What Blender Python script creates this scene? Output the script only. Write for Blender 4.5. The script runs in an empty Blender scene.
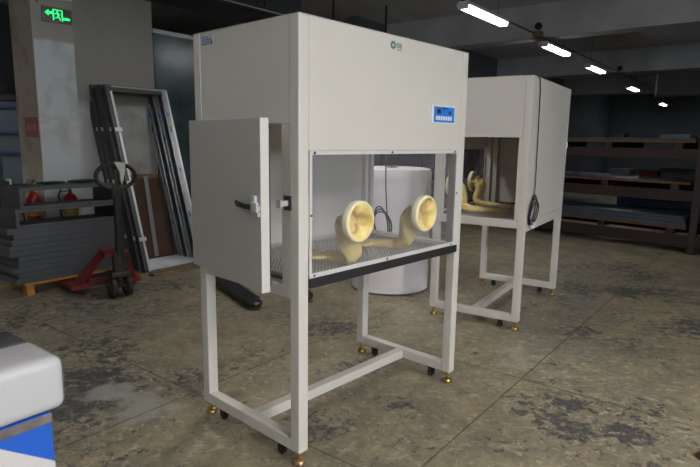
import bpy, bmesh, math, random
from mathutils import Vector, Matrix
random.seed(7)
PI = math.pi
R = math.radians
scn = bpy.context.scene
C = scn.collection

# ------------------------------------------------------------------ camera
F_PX, PITCH, ROLL, CAM_H = 551.97, 0.1662, 0.0149, 1.4926
cam = bpy.data.cameras.new('camera')
cam.sensor_width = 36.0
cam.lens = F_PX / 700 * 36.0
cam.clip_start = 0.05
cam.clip_end = 200
camo = bpy.data.objects.new('camera', cam)
C.objects.link(camo)
fw = Vector((0, math.cos(PITCH), -math.sin(PITCH)))
up0 = Vector((0, math.sin(PITCH), math.cos(PITCH)))
rt0 = Vector((1, 0, 0))
rt = rt0 * math.cos(ROLL) + up0 * math.sin(ROLL)
up = -rt0 * math.sin(ROLL) + up0 * math.cos(ROLL)
M = Matrix.Identity(4)
for i in range(3):
    M[i][0] = rt[i]; M[i][1] = up[i]; M[i][2] = -fw[i]
M[2][3] = CAM_H
camo.matrix_world = M
scn.camera = camo

# ------------------------------------------------------------------ world, exposure
w = bpy.data.worlds.new('world')
scn.world = w
w.use_nodes = True
w.node_tree.nodes['Background'].inputs[0].default_value = (0.5, 0.55, 0.6, 1)
w.node_tree.nodes['Background'].inputs[1].default_value = 0.1
scn.view_settings.view_transform = 'Standard'
scn.view_settings.look = 'None'
scn.view_settings.gamma = 1
scn.view_settings.use_curve_mapping = False
scn.view_settings.exposure = 0.12

# building directions: P runs away to the right, Q away to the left
Pd = Vector((0.61, 0.792, 0)).normalized()
Qd = Vector((-0.792, 0.61, 0)).normalized()
PANG = math.atan2(Pd.y, Pd.x)
def pq(p, q, z=0.0):
    v = Pd * p + Qd * q
    return Vector((v.x, v.y, z))

# ceiling fixtures that light the hall: (p, q, z, power)
LAMP_W = 6.0
FIXTURES = [  # the row in view
    ((1.70, 7.50), 3.1, 14), ((3.55, 10.05), 3.1, 5), ((5.31, 12.50), 3.1, 4),
    ((8.20, 16.63), 3.1, 4), ((12.37, 22.56), 3.1, 4),
    ((-0.25, 4.95), 3.1, 24),
]
UNSEEN_FIXTURES = [((1.75, 0.1), 3.1, 48), ((3.9, 0.7), 3.1, 66), ((2.4, -1.4), 3.1, 112), ((-1.75, 0.2), 3.1, 9)]  # unseen fixtures added to light the cabinets' front and side faces
DAYLIGHT_W = 330
LIGHT_COL = (1.0, 0.94, 0.89)

# ------------------------------------------------------------------ materials
def mat(name, col, rough=0.5, metal=0.0, noise=0.0, nscale=8.0, bump=0.0, bscale=60.0, spec=0.5, coat=0.0):
    m = bpy.data.materials.new(name)
    m.use_nodes = True
    nt = m.node_tree
    b = nt.nodes['Principled BSDF']
    b.inputs['Base Color'].default_value = (*col, 1)
    b.inputs['Roughness'].default_value = rough
    b.inputs['Metallic'].default_value = metal
    b.inputs['Specular IOR Level'].default_value = spec
    b.inputs['Coat Weight'].default_value = coat
    tc = nt.nodes.new('ShaderNodeTexCoord')
    if noise > 0:
        n = nt.nodes.new('ShaderNodeTexNoise')
        n.inputs['Scale'].default_value = nscale
        n.inputs['Detail'].default_value = 6
        nt.links.new(tc.outputs['Object'], n.inputs['Vector'])
        r = nt.nodes.new('ShaderNodeMapRange')
        r.inputs[3].default_value = 1 - noise
        r.inputs[4].default_value = 1 + noise
        r.inputs[1].default_value = 0.3; r.inputs[2].default_value = 0.7
        nt.links.new(n.outputs[0], r.inputs[0])
        mx = nt.nodes.new('ShaderNodeVectorMath'); mx.operation = 'SCALE'
        mx.inputs[0].default_value = col
        nt.links.new(r.outputs[0], mx.inputs[3])
        nt.links.new(mx.outputs[0], b.inputs['Base Color'])
    if bump > 0:
        n2 = nt.nodes.new('ShaderNodeTexNoise')
        n2.inputs['Scale'].default_value = bscale
        n2.inputs['Detail'].default_value = 4
        nt.links.new(tc.outputs['Object'], n2.inputs['Vector'])
        bp = nt.nodes.new('ShaderNodeBump')
        bp.inputs['Strength'].default_value = bump
        bp.inputs['Distance'].default_value = 0.01
        nt.links.new(n2.outputs[0], bp.inputs['Height'])
        nt.links.new(bp.outputs[0], b.inputs['Normal'])
    return m

def emit(name, col, s):
    m = bpy.data.materials.new(name); m.use_nodes = True
    b = m.node_tree.nodes['Principled BSDF']
    b.inputs['Base Color'].default_value = (*col, 1)
    b.inputs['Emission Color'].default_value = (*col, 1)
    b.inputs['Emission Strength'].default_value = s
    return m

def clear_sheet(name, tint, gloss_rough=0.03, haze=0.05, hazecol=(0.8, 0.8, 0.8)):
    m = bpy.data.materials.new(name); m.use_nodes = True
    nt = m.node_tree
    for n in list(nt.nodes): nt.nodes.remove(n)
    out = nt.nodes.new('ShaderNodeOutputMaterial')
    tr = nt.nodes.new('ShaderNodeBsdfTransparent'); tr.inputs[0].default_value = (*tint, 1)
    gl = nt.nodes.new('ShaderNodeBsdfGlossy'); gl.inputs['Roughness'].default_value = gloss_rough
    df = nt.nodes.new('ShaderNodeBsdfDiffuse'); df.inputs[0].default_value = (*hazecol, 1)
    lw = nt.nodes.new('ShaderNodeLayerWeight'); lw.inputs[0].default_value = 0.5
    pw = nt.nodes.new('ShaderNodeMath'); pw.operation = 'POWER'; nt.links.new(lw.outputs['Facing'], pw.inputs[0]); pw.inputs[1].default_value = 5.0
    fr = nt.nodes.new('ShaderNodeMath'); fr.operation = 'MULTIPLY_ADD'; nt.links.new(pw.outputs[0], fr.inputs[0]); fr.inputs[1].default_value = 0.6; fr.inputs[2].default_value = 0.03
    m1 = nt.nodes.new('ShaderNodeMixShader'); m1.inputs[0].default_value = haze
    m2 = nt.nodes.new('ShaderNodeMixShader')
    nt.links.new(tr.outputs[0], m1.inputs[1]); nt.links.new(df.outputs[0], m1.inputs[2])
    nt.links.new(fr.outputs[0], m2.inputs[0])
    nt.links.new(m1.outputs[0], m2.inputs[1]); nt.links.new(gl.outputs[0], m2.inputs[2])
    nt.links.new(m2.outputs[0], out.inputs[0])
    return m

def floor_material():
    m = bpy.data.materials.new('worn_painted_concrete'); m.use_nodes = True
    nt = m.node_tree; L = nt.links; N = nt.nodes.new
    b = nt.nodes['Principled BSDF']
    tc = N('ShaderNodeTexCoord')
    def noise(scale, detail=6, rough=0.6, vec=None, dist=0.0):
        n = N('ShaderNodeTexNoise'); n.inputs['Scale'].default_value = scale
        n.inputs['Detail'].default_value = detail; n.inputs['Roughness'].default_value = rough
        n.inputs['Distortion'].default_value = dist
        L.new(vec if vec else tc.outputs['Object'], n.inputs['Vector']); return n.outputs[0]
    def mapr(s, a, c, lo=0.0, hi=1.0):
        r = N('ShaderNodeMapRange'); r.interpolation_type = 'SMOOTHSTEP'
        r.inputs[1].default_value = a; r.inputs[2].default_value = c
        r.inputs[3].default_value = lo; r.inputs[4].default_value = hi
        L.new(s, r.inputs[0]); return r.outputs[0]
    def mth(op, a, c=None):
        n = N('ShaderNodeMath'); n.operation = op
        for k, v in enumerate((a, c)):
            if v is None: continue
            if isinstance(v, (int, float)): n.inputs[k].default_value = v
            else: L.new(v, n.inputs[k])
        return n.outputs[0]
    def mixc(f, a, c):
        n = N('ShaderNodeMix'); n.data_type = 'RGBA'
        if isinstance(f, (int, float)): n.inputs[0].default_value = f
        else: L.new(f, n.inputs[0])
        for k, v in ((6, a), (7, c)):
            if isinstance(v, tuple): n.inputs[k].default_value = (*v, 1)
            else: L.new(v, n.inputs[k])
        return n.outputs[2]
    base = mixc(mapr(noise(0.8, 5, 0.6), 0.35, 0.65), (0.35, 0.30, 0.19), (0.225, 0.21, 0.15))
    base = mixc(mapr(noise(5, 8, 0.7), 0.35, 0.7, 0, 0.75), base, (0.15, 0.14, 0.11))
    base = mixc(mapr(noise(1.7, 4, 0.5, dist=1.0), 0.52, 0.72, 0, 0.6), base, (0.44, 0.37, 0.225))
    base = mixc(mapr(noise(26, 8, 0.8), 0.42, 0.62, 0, 0.5), base, (0.13, 0.12, 0.095))
    base = mixc(mapr(noise(17, 8, 0.8, dist=0.4), 0.52, 0.62, 0, 0.65), base, (0.48, 0.43, 0.31))
    base = mixc(mapr(noise(7, 5, 0.6, dist=1.5), 0.60, 0.70, 0, 0.5), base, (0.30, 0.19, 0.09))
    # paint worn through to dark grey patches, denser in some areas
    area = noise(1.1, 4, 0.55, dist=0.4)
    fine = noise(14, 10, 0.78, dist=0.35)
    blob = None
    for (x, y, r_) in ((-1.8, 3.73, .45), (-1.43, 2.85, .36), (1.15, 2.72, .2), (1.45, 2.65, .16), (1.75, 3.0, .2), (1.3, 3.0, .12), (0.78, 2.6, .2), (1.0, 2.95, .12), (1.9, 4.3, .2), (2.0, 3.2, .45),
                       (2.3, 3.55, .5), (0.30, 2.97, .22), (2.15, 3.9, .3), (-2.6, 4.3, .5), (-0.95, 3.25, .3), (-0.2, 4.3, .5), (2.9, 4.6, .6), (-2.2, 4.8, 1.3), (3.2, 5.6, 1.5), (-1.7, 3.2, .5), (2.9, 3.2, .9), (0.1, 3.6, .3), (-.2, 2.7, .25), (1.5, 2.2, .35)):
        d = N('ShaderNodeVectorMath'); d.operation = 'DISTANCE'
        L.new(tc.outputs['Object'], d.inputs[0]); d.inputs[1].default_value = (x, y, 0)
        v = mapr(d.outputs['Value'], r_ * 1.15, r_ * 0.2, 0, 0.095)
        blob = v if blob is None else mth('MAXIMUM', blob, v)
    s = mth('ADD', mth('ADD', fine, mth('MULTIPLY', mth('SUBTRACT', area, 0.5), 0.55)), blob)
    dark = mapr(s, 0.59, 0.635, 0, 0.88)
    base = mixc(dark, base, mixc(mapr(noise(30, 3), 0.4, 0.6), (0.045, 0.047, 0.055), (0.085, 0.086, 0.09)))
    # small black specks
    base = mixc(mapr(noise(30, 5, 0.75), 0.62, 0.68, 0, 0.8), base, (0.05, 0.05, 0.048))
    # pale cement repairs
    for (x, y, r_, col, st) in ((-1.18, 2.9, .2, (0.30, 0.30, 0.27), .8), (-1.42, 3.07, .16, (0.30, 0.30, 0.27), .8), (1.2, 3.7, .2, (0.5, 0.48, 0.42), .3), (1.42, 3.4, .1, (0.4, 0.39, 0.34), .3)):
        d = N('ShaderNodeVectorMath'); d.operation = 'DISTANCE'
        L.new(tc.outputs['Object'], d.inputs[0]); d.inputs[1].default_value = (x, y, 0)
        ds = mth('ADD', d.outputs['Value'], mth('MULTIPLY', mth('SUBTRACT', noise(5, 5, 0.6), 0.5), 0.55))
        base = mixc(mapr(ds, r_ * 1.15, r_ * 0.45, 0, st), base, col)
    # joints sawn on a 1.45 m grid
    jmask = None
    for dv, off in ((Pd, 1.885), (Qd, 1.16)):
        dt = N('ShaderNodeVectorMath'); dt.operation = 'DOT_PRODUCT'
        L.new(tc.outputs['Object'], dt.inputs[0]); dt.inputs[1].default_value = tuple(dv)
        a = mth('ADD', mth('MULTIPLY', mth('SUBTRACT', dt.outputs['Value'], off), 1 / 1.45), 100.5)
        a = mth('ABSOLUTE', mth('SUBTRACT', mth('FRACT', a), 0.5))
        a = mth('ADD', a, mth('MULTIPLY', mth('SUBTRACT', noise(9, 3), 0.5), 0.006))
        v = mapr(a, 0.0048, 0.0018)
        jmask = v if jmask is None else mth('MAXIMUM', jmask, v)
    base = mixc(mth('MULTIPLY', jmask, 0.75), base, (0.05, 0.05, 0.045))
    L.new(base, b.inputs['Base Color'])
    b.inputs['Specular IOR Level'].default_value = 0.35
    L.new(mapr(noise(3, 5), 0.3, 0.7, 0.38, 0.62), b.inputs['Roughness'])
    bp = N('ShaderNodeBump'); bp.inputs['Strength'].default_value = 0.25; bp.inputs['Distance'].default_value = 0.004
    L.new(mth('ADD', mth('ADD', noise(22, 6), mth('MULTIPLY', dark, -0.6)), mth('MULTIPLY', jmask, -1.5)), bp.inputs['Height'])
    L.new(bp.outputs[0], b.inputs['Normal'])
    return m

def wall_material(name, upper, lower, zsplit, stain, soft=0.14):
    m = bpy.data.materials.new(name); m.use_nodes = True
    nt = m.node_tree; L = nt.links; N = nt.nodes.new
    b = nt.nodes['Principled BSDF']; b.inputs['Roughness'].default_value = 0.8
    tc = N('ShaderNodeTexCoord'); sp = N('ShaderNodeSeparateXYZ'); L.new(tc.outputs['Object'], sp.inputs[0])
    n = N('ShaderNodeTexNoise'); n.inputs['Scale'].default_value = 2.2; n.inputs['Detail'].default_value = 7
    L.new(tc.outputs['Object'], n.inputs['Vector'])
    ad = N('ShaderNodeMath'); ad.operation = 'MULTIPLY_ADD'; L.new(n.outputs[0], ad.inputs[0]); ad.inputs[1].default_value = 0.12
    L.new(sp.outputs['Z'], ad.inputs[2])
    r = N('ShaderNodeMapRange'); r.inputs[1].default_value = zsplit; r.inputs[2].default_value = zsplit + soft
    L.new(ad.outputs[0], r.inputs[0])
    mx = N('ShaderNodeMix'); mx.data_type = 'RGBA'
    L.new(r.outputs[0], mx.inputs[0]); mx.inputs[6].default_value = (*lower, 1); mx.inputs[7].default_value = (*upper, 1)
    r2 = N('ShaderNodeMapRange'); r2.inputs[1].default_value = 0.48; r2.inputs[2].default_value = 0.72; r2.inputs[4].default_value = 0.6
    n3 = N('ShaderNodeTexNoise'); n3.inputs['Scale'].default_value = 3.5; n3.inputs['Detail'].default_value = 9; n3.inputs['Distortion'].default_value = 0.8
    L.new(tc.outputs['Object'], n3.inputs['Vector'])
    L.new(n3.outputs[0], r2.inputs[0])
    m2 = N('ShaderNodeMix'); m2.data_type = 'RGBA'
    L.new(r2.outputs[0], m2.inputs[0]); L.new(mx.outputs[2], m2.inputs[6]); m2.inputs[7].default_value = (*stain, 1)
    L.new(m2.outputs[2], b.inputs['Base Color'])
    return m

MT = dict(
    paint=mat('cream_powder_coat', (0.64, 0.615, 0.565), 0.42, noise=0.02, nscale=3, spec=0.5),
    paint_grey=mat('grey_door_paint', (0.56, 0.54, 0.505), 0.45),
    acryl=clear_sheet('clear_acrylic', (0.97, 0.97, 0.98), 0.04, 0.05, (0.75, 0.75, 0.8)),
    film=mat('sheet_edge_white', (0.62, 0.61, 0.61), 0.4),
    gasket=mat('black_rubber', (0.018, 0.018, 0.02), 0.6),
    steel=mat('stainless_steel', (0.55, 0.56, 0.58), 0.3, 1.0, noise=0.08),
    steel_in=mat('brushed_steel_lining', (0.50, 0.49, 0.48), 0.45, 0.35),
    chrome=mat('chrome', (0.7, 0.7, 0.72), 0.12, 1.0),
    brass=mat('brass', (0.62, 0.42, 0.13), 0.3, 1.0),
    copper=mat('copper_foot', (0.55, 0.3, 0.2), 0.35, 0.8),
    black=mat('black_plastic', (0.02, 0.02, 0.022), 0.45),
    latex=mat('yellow_latex', (0.88, 0.70, 0.29), 0.5, noise=0.12, nscale=14, bump=0.5, bscale=22),
    ring=mat('cream_ring_plastic', (0.88, 0.83, 0.60), 0.4),
    screw=mat('dark_screw', (0.08, 0.08, 0.08), 0.4, 0.6),
    logotext=mat('faint_green_print', (0.25, 0.33, 0.29), 0.5),
    darkwrap=mat('dark_wrapped_plastic', (0.06, 0.065, 0.07), 0.25, bump=0.4, bscale=14),
    creasedfilm=mat('creased_brown_film', (0.20, 0.17, 0.155), 0.3, noise=0.3, nscale=20, bump=0.6, bscale=30),
    blue=mat('control_blue', (0.025, 0.22, 0.75), 0.35),
    white=mat('white_plastic', (0.8, 0.82, 0.85), 0.4),
    maroon=mat('display_maroon', (0.10, 0.015, 0.02), 0.3),
    green=mat('logo_green', (0.05, 0.20, 0.15), 0.5),
    floor=floor_material(),
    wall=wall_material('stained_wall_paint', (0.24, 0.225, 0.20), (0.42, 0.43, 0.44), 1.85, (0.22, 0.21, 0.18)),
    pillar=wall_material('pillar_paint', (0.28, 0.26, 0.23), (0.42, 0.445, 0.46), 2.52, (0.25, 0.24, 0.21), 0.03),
    pillar_side=wall_material('pillar_side_paint', (0.36, 0.31, 0.25), (0.46, 0.41, 0.33), 1.2, (0.16, 0.11, 0.07)),
    farwall=mat('blue_grey_wall', (0.10, 0.115, 0.13), 0.7, noise=0.12, nscale=1.2),
    darkwall=mat('dark_wall', (0.045, 0.05, 0.058), 0.8, noise=0.2, nscale=1.0),
    ceil=mat('grey_ceiling', (0.52, 0.51, 0.53), 0.85, noise=0.12, nscale=1.5),
    beam=mat('concrete_beam', (0.42, 0.41, 0.42), 0.85, noise=0.15, nscale=2.0),
    glassdark=mat('dark_green_glass', (0.035, 0.055, 0.058), 0.22, noise=0.5, nscale=2.2),
    alu=mat('aluminium', (0.42, 0.44, 0.45), 0.4, 0.6),
    framesteel=mat('frame_steel', (0.72, 0.76, 0.80), 0.38, 0.6, noise=0.15, nscale=4),
    framedark=mat('frame_dark_steel', (0.12, 0.12, 0.125), 0.38, 0.8),
    tape=mat('blue_film', (0.03, 0.12, 0.5), 0.35),
    panelgrey=mat('dark_grey_sheet', (0.085, 0.09, 0.098), 0.5, 0.15, noise=0.15, nscale=6),
    panelside=mat('dark_grey_coat', (0.045, 0.048, 0.055), 0.6, noise=0.2, nscale=6),
    orange=mat('orange_paint', (0.45, 0.20, 0.035), 0.6, noise=0.25, nscale=9),
    red=mat('red_paint', (0.24, 0.022, 0.02), 0.45, noise=0.35, nscale=14),
    reddark=mat('dark_red_paint', (0.13, 0.02, 0.018), 0.55, noise=0.3, nscale=14),
    rubber=mat('tyre_rubber', (0.03, 0.028, 0.027), 0.8),
    hub=mat('wheel_hub', (0.12, 0.09, 0.07), 0.6, 0.3),
    oily=mat('oily_metal', (0.06, 0.05, 0.04), 0.45, 0.5, noise=0.3, nscale=20),
    paper=mat('white_paper', (0.55, 0.55, 0.53), 0.8),
    brown=mat('brown_board', (0.085, 0.04, 0.025), 0.55, noise=0.2, nscale=5),
    wood=mat('raw_wood', (0.17, 0.115, 0.06), 0.8, noise=0.3, nscale=7),
    foam=mat('white_foam', (0.80, 0.75, 0.75), 0.45, noise=0.04, nscale=6, bump=0.35, bscale=9, coat=0.6),
    foam2=mat('white_foam_matte', (0.70, 0.68, 0.68), 0.6, bump=0.2, bscale=12, coat=0.3),
    bluefilm=mat('blue_wrap', (0.015, 0.13, 0.66), 0.35, bump=0.3, bscale=15, coat=0.4),
    wrap=clear_sheet('stretch_film', (0.93, 0.95, 0.96), 0.18, 0.13, (0.6, 0.68, 0.72)),
    bubble=mat('bubble_wrap', (0.80, 0.76, 0.77), 0.55, bump=0.35, bscale=90),
    rackbrown=mat('rack_brown', (0.026, 0.013, 0.012), 0.5, noise=0.15, nscale=3),
    rackpost=mat('rack_post', (0.03, 0.022, 0.022), 0.55),
    sheet=mat('grey_blue_sheet', (0.075, 0.088, 0.115), 0.3, 0.4, noise=0.15, nscale=3),
    navy=mat('navy_box', (0.012, 0.018, 0.06), 0.5, noise=0.3, nscale=8),
    rackorange=mat('rack_timber_orange', (0.15, 0.075, 0.022), 0.7, noise=0.25, nscale=9),
    zinc=mat('bright_zinc', (0.78, 0.79, 0.80), 0.28, 0.55),
    dullpale=mat('dull_pale_box', (0.12, 0.13, 0.14), 0.6),
    dullred=mat('dull_red_box', (0.12, 0.012, 0.02), 0.6),
    cloth=mat('dark_green_cloth', (0.012, 0.045, 0.035), 0.8),
    bluerail=mat('blue_rail', (0.04, 0.12, 0.32), 0.5),
    noticered=mat('notice_red', (0.26, 0.04, 0.03), 0.6),
    noticetext=mat('notice_text', (0.45, 0.35, 0.28), 0.6),
    extred=mat('extinguisher_red', (0.35, 0.015, 0.015), 0.35),
    yellow=mat('label_yellow', (0.5, 0.33, 0.03), 0.5),
    tube=emit('fluorescent_tube', (0.93, 0.97, 1.0), 17.0),
    exitg=emit('exit_green', (0.02, 0.9, 0.22), 1.15),
    exitb=mat('exit_black', (0.006, 0.014, 0.01), 0.3),
    lamphead=mat('emergency_lamp_white', (0.5, 0.55, 0.62), 0.4),
)

MT['slat'] = mat('slotted_steel', (0.5, 0.49, 0.48), 0.4, 0.4)

# ------------------------------------------------------------------ mesh helpers
class MB:
    def __init__(s): s.bm = bmesh.new()
    def box(s, x0, x1, y0, y1, z0, z1, bev=0.0, segs=2):
        t = bmesh.new()
        bmesh.ops.create_cube(t, size=1)
        for v in t.verts:
            v.co = Vector(((x0 + x1) / 2 + v.co.x * (x1 - x0), (y0 + y1) / 2 + v.co.y * (y1 - y0), (z0 + z1) / 2 + v.co.z * (z1 - z0)))
        if bev > 0:
            bmesh.ops.bevel(t, geom=list(t.edges), offset=bev, segments=segs, profile=0.5, affect='EDGES')
        s._merge(t); return s
    def _merge(s, t, mtx=None):
        me = bpy.data.meshes.new('tmp'); t.to_mesh(me); t.free()
        if mtx is not None: me.transform(mtx)
        s.bm.from_mesh(me); bpy.data.meshes.remove(me)
    def tube(s, pts, r, n=10, caps=True, flat=None):
        pts = [Vector(p) for p in pts]
        rs = r if isinstance(r, (list, tuple)) else [r] * len(pts)
        rings = []
        nrm = None
        for i, p in enumerate(pts):
            a = pts[max(i - 1, 0)]; b = pts[min(i + 1, len(pts) - 1)]
            t = (b - a)
            if t.length < 1e-9: t = Vector((0, 0, 1))
            t.normalize()
            if nrm is None:
                ref = Vector((0, 0, 1)) if abs(t.z) < 0.9 else Vector((1, 0, 0))
                nrm = (ref - t * ref.dot(t)).normalized()
            else:
                nrm = (nrm - t * nrm.dot(t))
                if nrm.length < 1e-6: nrm = t.orthogonal()
                nrm.normalize()
            bn = t.cross(nrm)
            rr = rs[i]
            ra, rb = rr if isinstance(rr, tuple) else (rr, rr)
            rings.append([s.bm.verts.new(p + nrm * (ra * math.cos(2 * PI * k / n)) + bn * (rb * math.sin(2 * PI * k / n))) for k in range(n)])
        for i in range(len(rings) - 1):
            for k in range(n):
                s.bm.faces.new((rings[i][k], rings[i][(k + 1) % n], rings[i + 1][(k + 1) % n], rings[i + 1][k]))
        if caps:
            s.bm.faces.new(rings[0][::-1]); s.bm.faces.new(rings[-1])
        return s
    def cyl(s, p0, p1, r, n=20, r1=None):
        return s.tube([p0, p1], [r, r if r1 is None else r1], n)
    def torus(s, c, axis, Rr, r, n=36, m=10):
        axis = Vector(axis).normalized(); u = axis.orthogonal().normalized(); v = axis.cross(u); c = Vector(c)
        rings = []
        for i in range(n):
            a = 2 * PI * i / n; d = u * math.cos(a) + v * math.sin(a)
            rings.append([s.bm.verts.new(c + d * (Rr + r * math.cos(2 * PI * k / m)) + axis * (r * math.sin(2 * PI * k / m))) for k in range(m)])
        for i in range(n):
            for k in range(m):
                s.bm.faces.new((rings[i][k], rings[(i + 1) % n][k], rings[(i + 1) % n][(k + 1) % m], rings[i][(k + 1) % m]))
        return s
    def prism(s, poly, axis, a0, a1):
        # poly: 2D points; axis 'x','y','z' extrusion
        def P(u, v, a):
            return {'x': (a, u, v), 'y': (u, a, v), 'z': (u, v, a)}[axis]
        v0 = [s.bm.verts.new(P(u, v, a0)) for u, v in poly]
        v1 = [s.bm.verts.new(P(u, v, a1)) for u, v in poly]
        n = len(poly)
        s.bm.faces.new(v0[::-1]); s.bm.faces.new(v1)
        for i in range(n):
            s.bm.faces.new((v0[i], v0[(i + 1) % n], v1[(i + 1) % n], v1[i]))
        return s
    def lathe(s, c, prof, n=28, caps=True):
        c = Vector(c); rings = []
        for r, z in prof:
            rings.append([s.bm.verts.new(c + Vector((r * math.cos(2 * PI * k / n), r * math.sin(2 * PI * k / n), z))) for k in range(n)])
        for i in range(len(rings) - 1):
            for k in range(n):
                s.bm.faces.new((rings[i][k], rings[i][(k + 1) % n], rings[i + 1][(k + 1) % n], rings[i + 1][k]))
        if caps:
            s.bm.faces.new(rings[0][::-1]); s.bm.faces.new(rings[-1])
        return s
    def build(s, name, m, parent=None, smooth=False, loc=None, rot=None):
        bmesh.ops.recalc_face_normals(s.bm, faces=list(s.bm.faces))
        me = bpy.data.meshes.new(name); s.bm.to_mesh(me); s.bm.free()
        me.materials.append(m)
        if smooth:
            for p in me.polygons: p.use_smooth = True
            try: me.set_sharp_from_angle(angle=R(40))
            except Exception: pass
        o = bpy.data.objects.new(name, me); C.objects.link(o)
        if parent: o.parent = parent
        if loc is not None: o.location = loc
        if rot is not None: o.rotation_euler = rot
        return o

def thing(name, label, cat, loc=(0, 0, 0), rot=0, group=None):
    o = bpy.data.objects.new(name, None); C.objects.link(o)
    o.empty_display_size = 0.1
    o.location = loc
    o.rotation_euler = rot if isinstance(rot, tuple) else (0, 0, rot)
    o['label'] = label; o['category'] = cat
    if group: o['group'] = group
    return o
def tag(o, label, cat, group=None):
    o['label'] = label; o['category'] = cat
    if group: o['group'] = group
    return o
def struct(o):
    o['kind'] = 'structure'; return o
def copy_tree(o, parent=None):
    c = o.copy(); C.objects.link(c)
    if parent: c.parent = parent
    for ch in list(o.children): copy_tree(ch, c)
    return c
def bez(p0, p1, p2, p3, n):
    out = []
    for i in range(n + 1):
        t = i / n
        out.append(Vector(p0) * (1 - t) ** 3 + Vector(p1) * 3 * t * (1 - t) ** 2 + Vector(p2) * 3 * t * t * (1 - t) + Vector(p3) * t ** 3)
    return out
def text_mesh(name, txt, size, m, parent, loc, rot):
    cu = bpy.data.curves.new(name, 'FONT'); cu.body = txt; cu.size = size; cu.extrude = 0.0006; cu.align_x = 'CENTER'
    t = bpy.data.objects.new(name + '_src', cu); C.objects.link(t)
    dg = bpy.context.evaluated_depsgraph_get()
    me = bpy.data.meshes.new_from_object(t.evaluated_get(dg))
    bpy.data.objects.remove(t)
    me.materials.clear(); me.materials.append(m)
    o = bpy.data.objects.new(name, me); C.objects.link(o)
    o.parent = parent; o.location = loc; o.rotation_euler = rot
    return o

# ------------------------------------------------------------------ the hall
Q_LEFT = 6.43      # q of the left wall
P_FAR, P_BACK, Q_RIGHT, CEIL = 28.0, -7.0, -10.0, 3.75
def pqbox(name, m, p0, p1, q0, q1, z0, z1, parent=None, bev=0):
    # a box in building axes: local x = P, local y = Q
    mb = MB().box(p0, p1, q0, q1, z0, z1, bev)
    return mb.build(name, m, parent, rot=(0, 0, PANG) if parent is None else None)
mb = MB().box(-16, 26, -16, 34, -0.1, 0.0)
struct(mb.build('floor', MT['floor']))
struct(pqbox('ceiling', MT['ceil'], P_BACK, P_FAR, Q_RIGHT, Q_LEFT + 4.5, CEIL, CEIL + 0.1))
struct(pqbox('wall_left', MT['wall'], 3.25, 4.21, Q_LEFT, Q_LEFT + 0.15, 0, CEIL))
struct(pqbox('wall_far', MT['farwall'], P_FAR, P_FAR + 0.2, Q_RIGHT, Q_LEFT + 4.5, 0, CEIL))
struct(pqbox('wall_right', MT['darkwall'], P_BACK, P_FAR, Q_RIGHT - 0.2, Q_RIGHT, 0, CEIL))
struct(pqbox('wall_back', MT['beam'], P_BACK - 0.2, P_BACK, Q_RIGHT, Q_LEFT + 4.5, 0, CEIL))
struct(pqbox('wall_left_beyond', MT['farwall'], 8.4, P_FAR, Q_LEFT, Q_LEFT + 0.15, 0, CEIL))
struct(pqbox('wall_outer_left', MT['farwall'], P_BACK, P_FAR, Q_LEFT + 4.5, Q_LEFT + 4.7, 0, CEIL))
# big daylight window in the right wall, outside the frame
wq = Q_RIGHT + 0.01
struct(pqbox('window_3', emit('daylight_glass', (0.85, 0.93, 1.0), 1.5), -5.2, 0.8, wq, wq + 0.02, 1.0, 3.0))
for k, (a, b_) in enumerate(((-5.3, -5.2), (-2.25, -2.15), (0.8, 0.9))):
    struct(pqbox('trim_%d' % (20 + k), MT['alu'], a, b_, wq, wq + 0.06, 0.9, 3.1))
dl = bpy.data.lights.new('daylight', 'AREA'); dl.shape = 'RECTANGLE'; dl.size = 6.0; dl.size_y = 2.0; dl.energy = DAYLIGHT_W; dl.color = (0.88, 0.94, 1.0)
dlo = bpy.data.objects.new('daylight', dl); C.objects.link(dlo)
dlo.location = pq(-2.2, wq + 0.05, 2.0); dlo.rotation_euler = (PI / 2, 0, PANG + PI)
# left partition with dark glazing over a solid base
for k, (a, b_) in enumerate(((4.215, 6.27), (6.32, 8.38))):
    pass
struct(pqbox('trim_1', MT['alu'], 4.215, 8.38, Q_LEFT - 0.01, Q_LEFT + 0.05, 2.80, 2.85))
struct(pqbox('trim_2', MT['glassdark'], 4.215, 4.25, Q_LEFT - 0.01, Q_LEFT + 0.05, 0, 2.80))
struct(pqbox('trim_3', MT['alu'], 6.27, 6.32, Q_LEFT - 0.01, Q_LEFT + 0.05, 0, 2.80))
struct(pqbox('window_1', MT['glassdark'], 4.25, 6.27, Q_LEFT + 0.01, Q_LEFT + 0.03, 0.0, 2.80))
struct(pqbox('window_2', MT['glassdark'], 6.32, 8.38, Q_LEFT + 0.01, Q_LEFT + 0.03, 0.0, 2.80))
# beams across the ceiling (along Q)
for i, p in enumerate((4.2, 9.55, 15.0, 20.9)):
    struct(pqbox('trim_%d' % (i + 4), MT['beam'], p - 0.15, p + 0.2, Q_RIGHT, Q_LEFT if p < 9 else Q_LEFT, 3.22, CEIL))
# columns beyond, on the far side
# pillar with stained left face
P_PIL0, P_PIL1 = 2.645, 3.06
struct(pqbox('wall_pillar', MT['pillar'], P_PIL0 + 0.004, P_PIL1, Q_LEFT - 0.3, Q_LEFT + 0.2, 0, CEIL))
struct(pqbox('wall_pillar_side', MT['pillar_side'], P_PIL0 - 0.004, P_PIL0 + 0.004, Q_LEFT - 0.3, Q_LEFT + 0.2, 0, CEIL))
struct(pqbox('wall_pillar_return', MT['wall'], P_PIL1, 3.25, Q_LEFT - 0.02, Q_LEFT + 0.13, 0, CEIL))
struct(pqbox('baseboard_left', MT['alu'], 3.07, 4.2, Q_LEFT - 0.035, Q_LEFT - 0.021, 0, 0.1))

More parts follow.
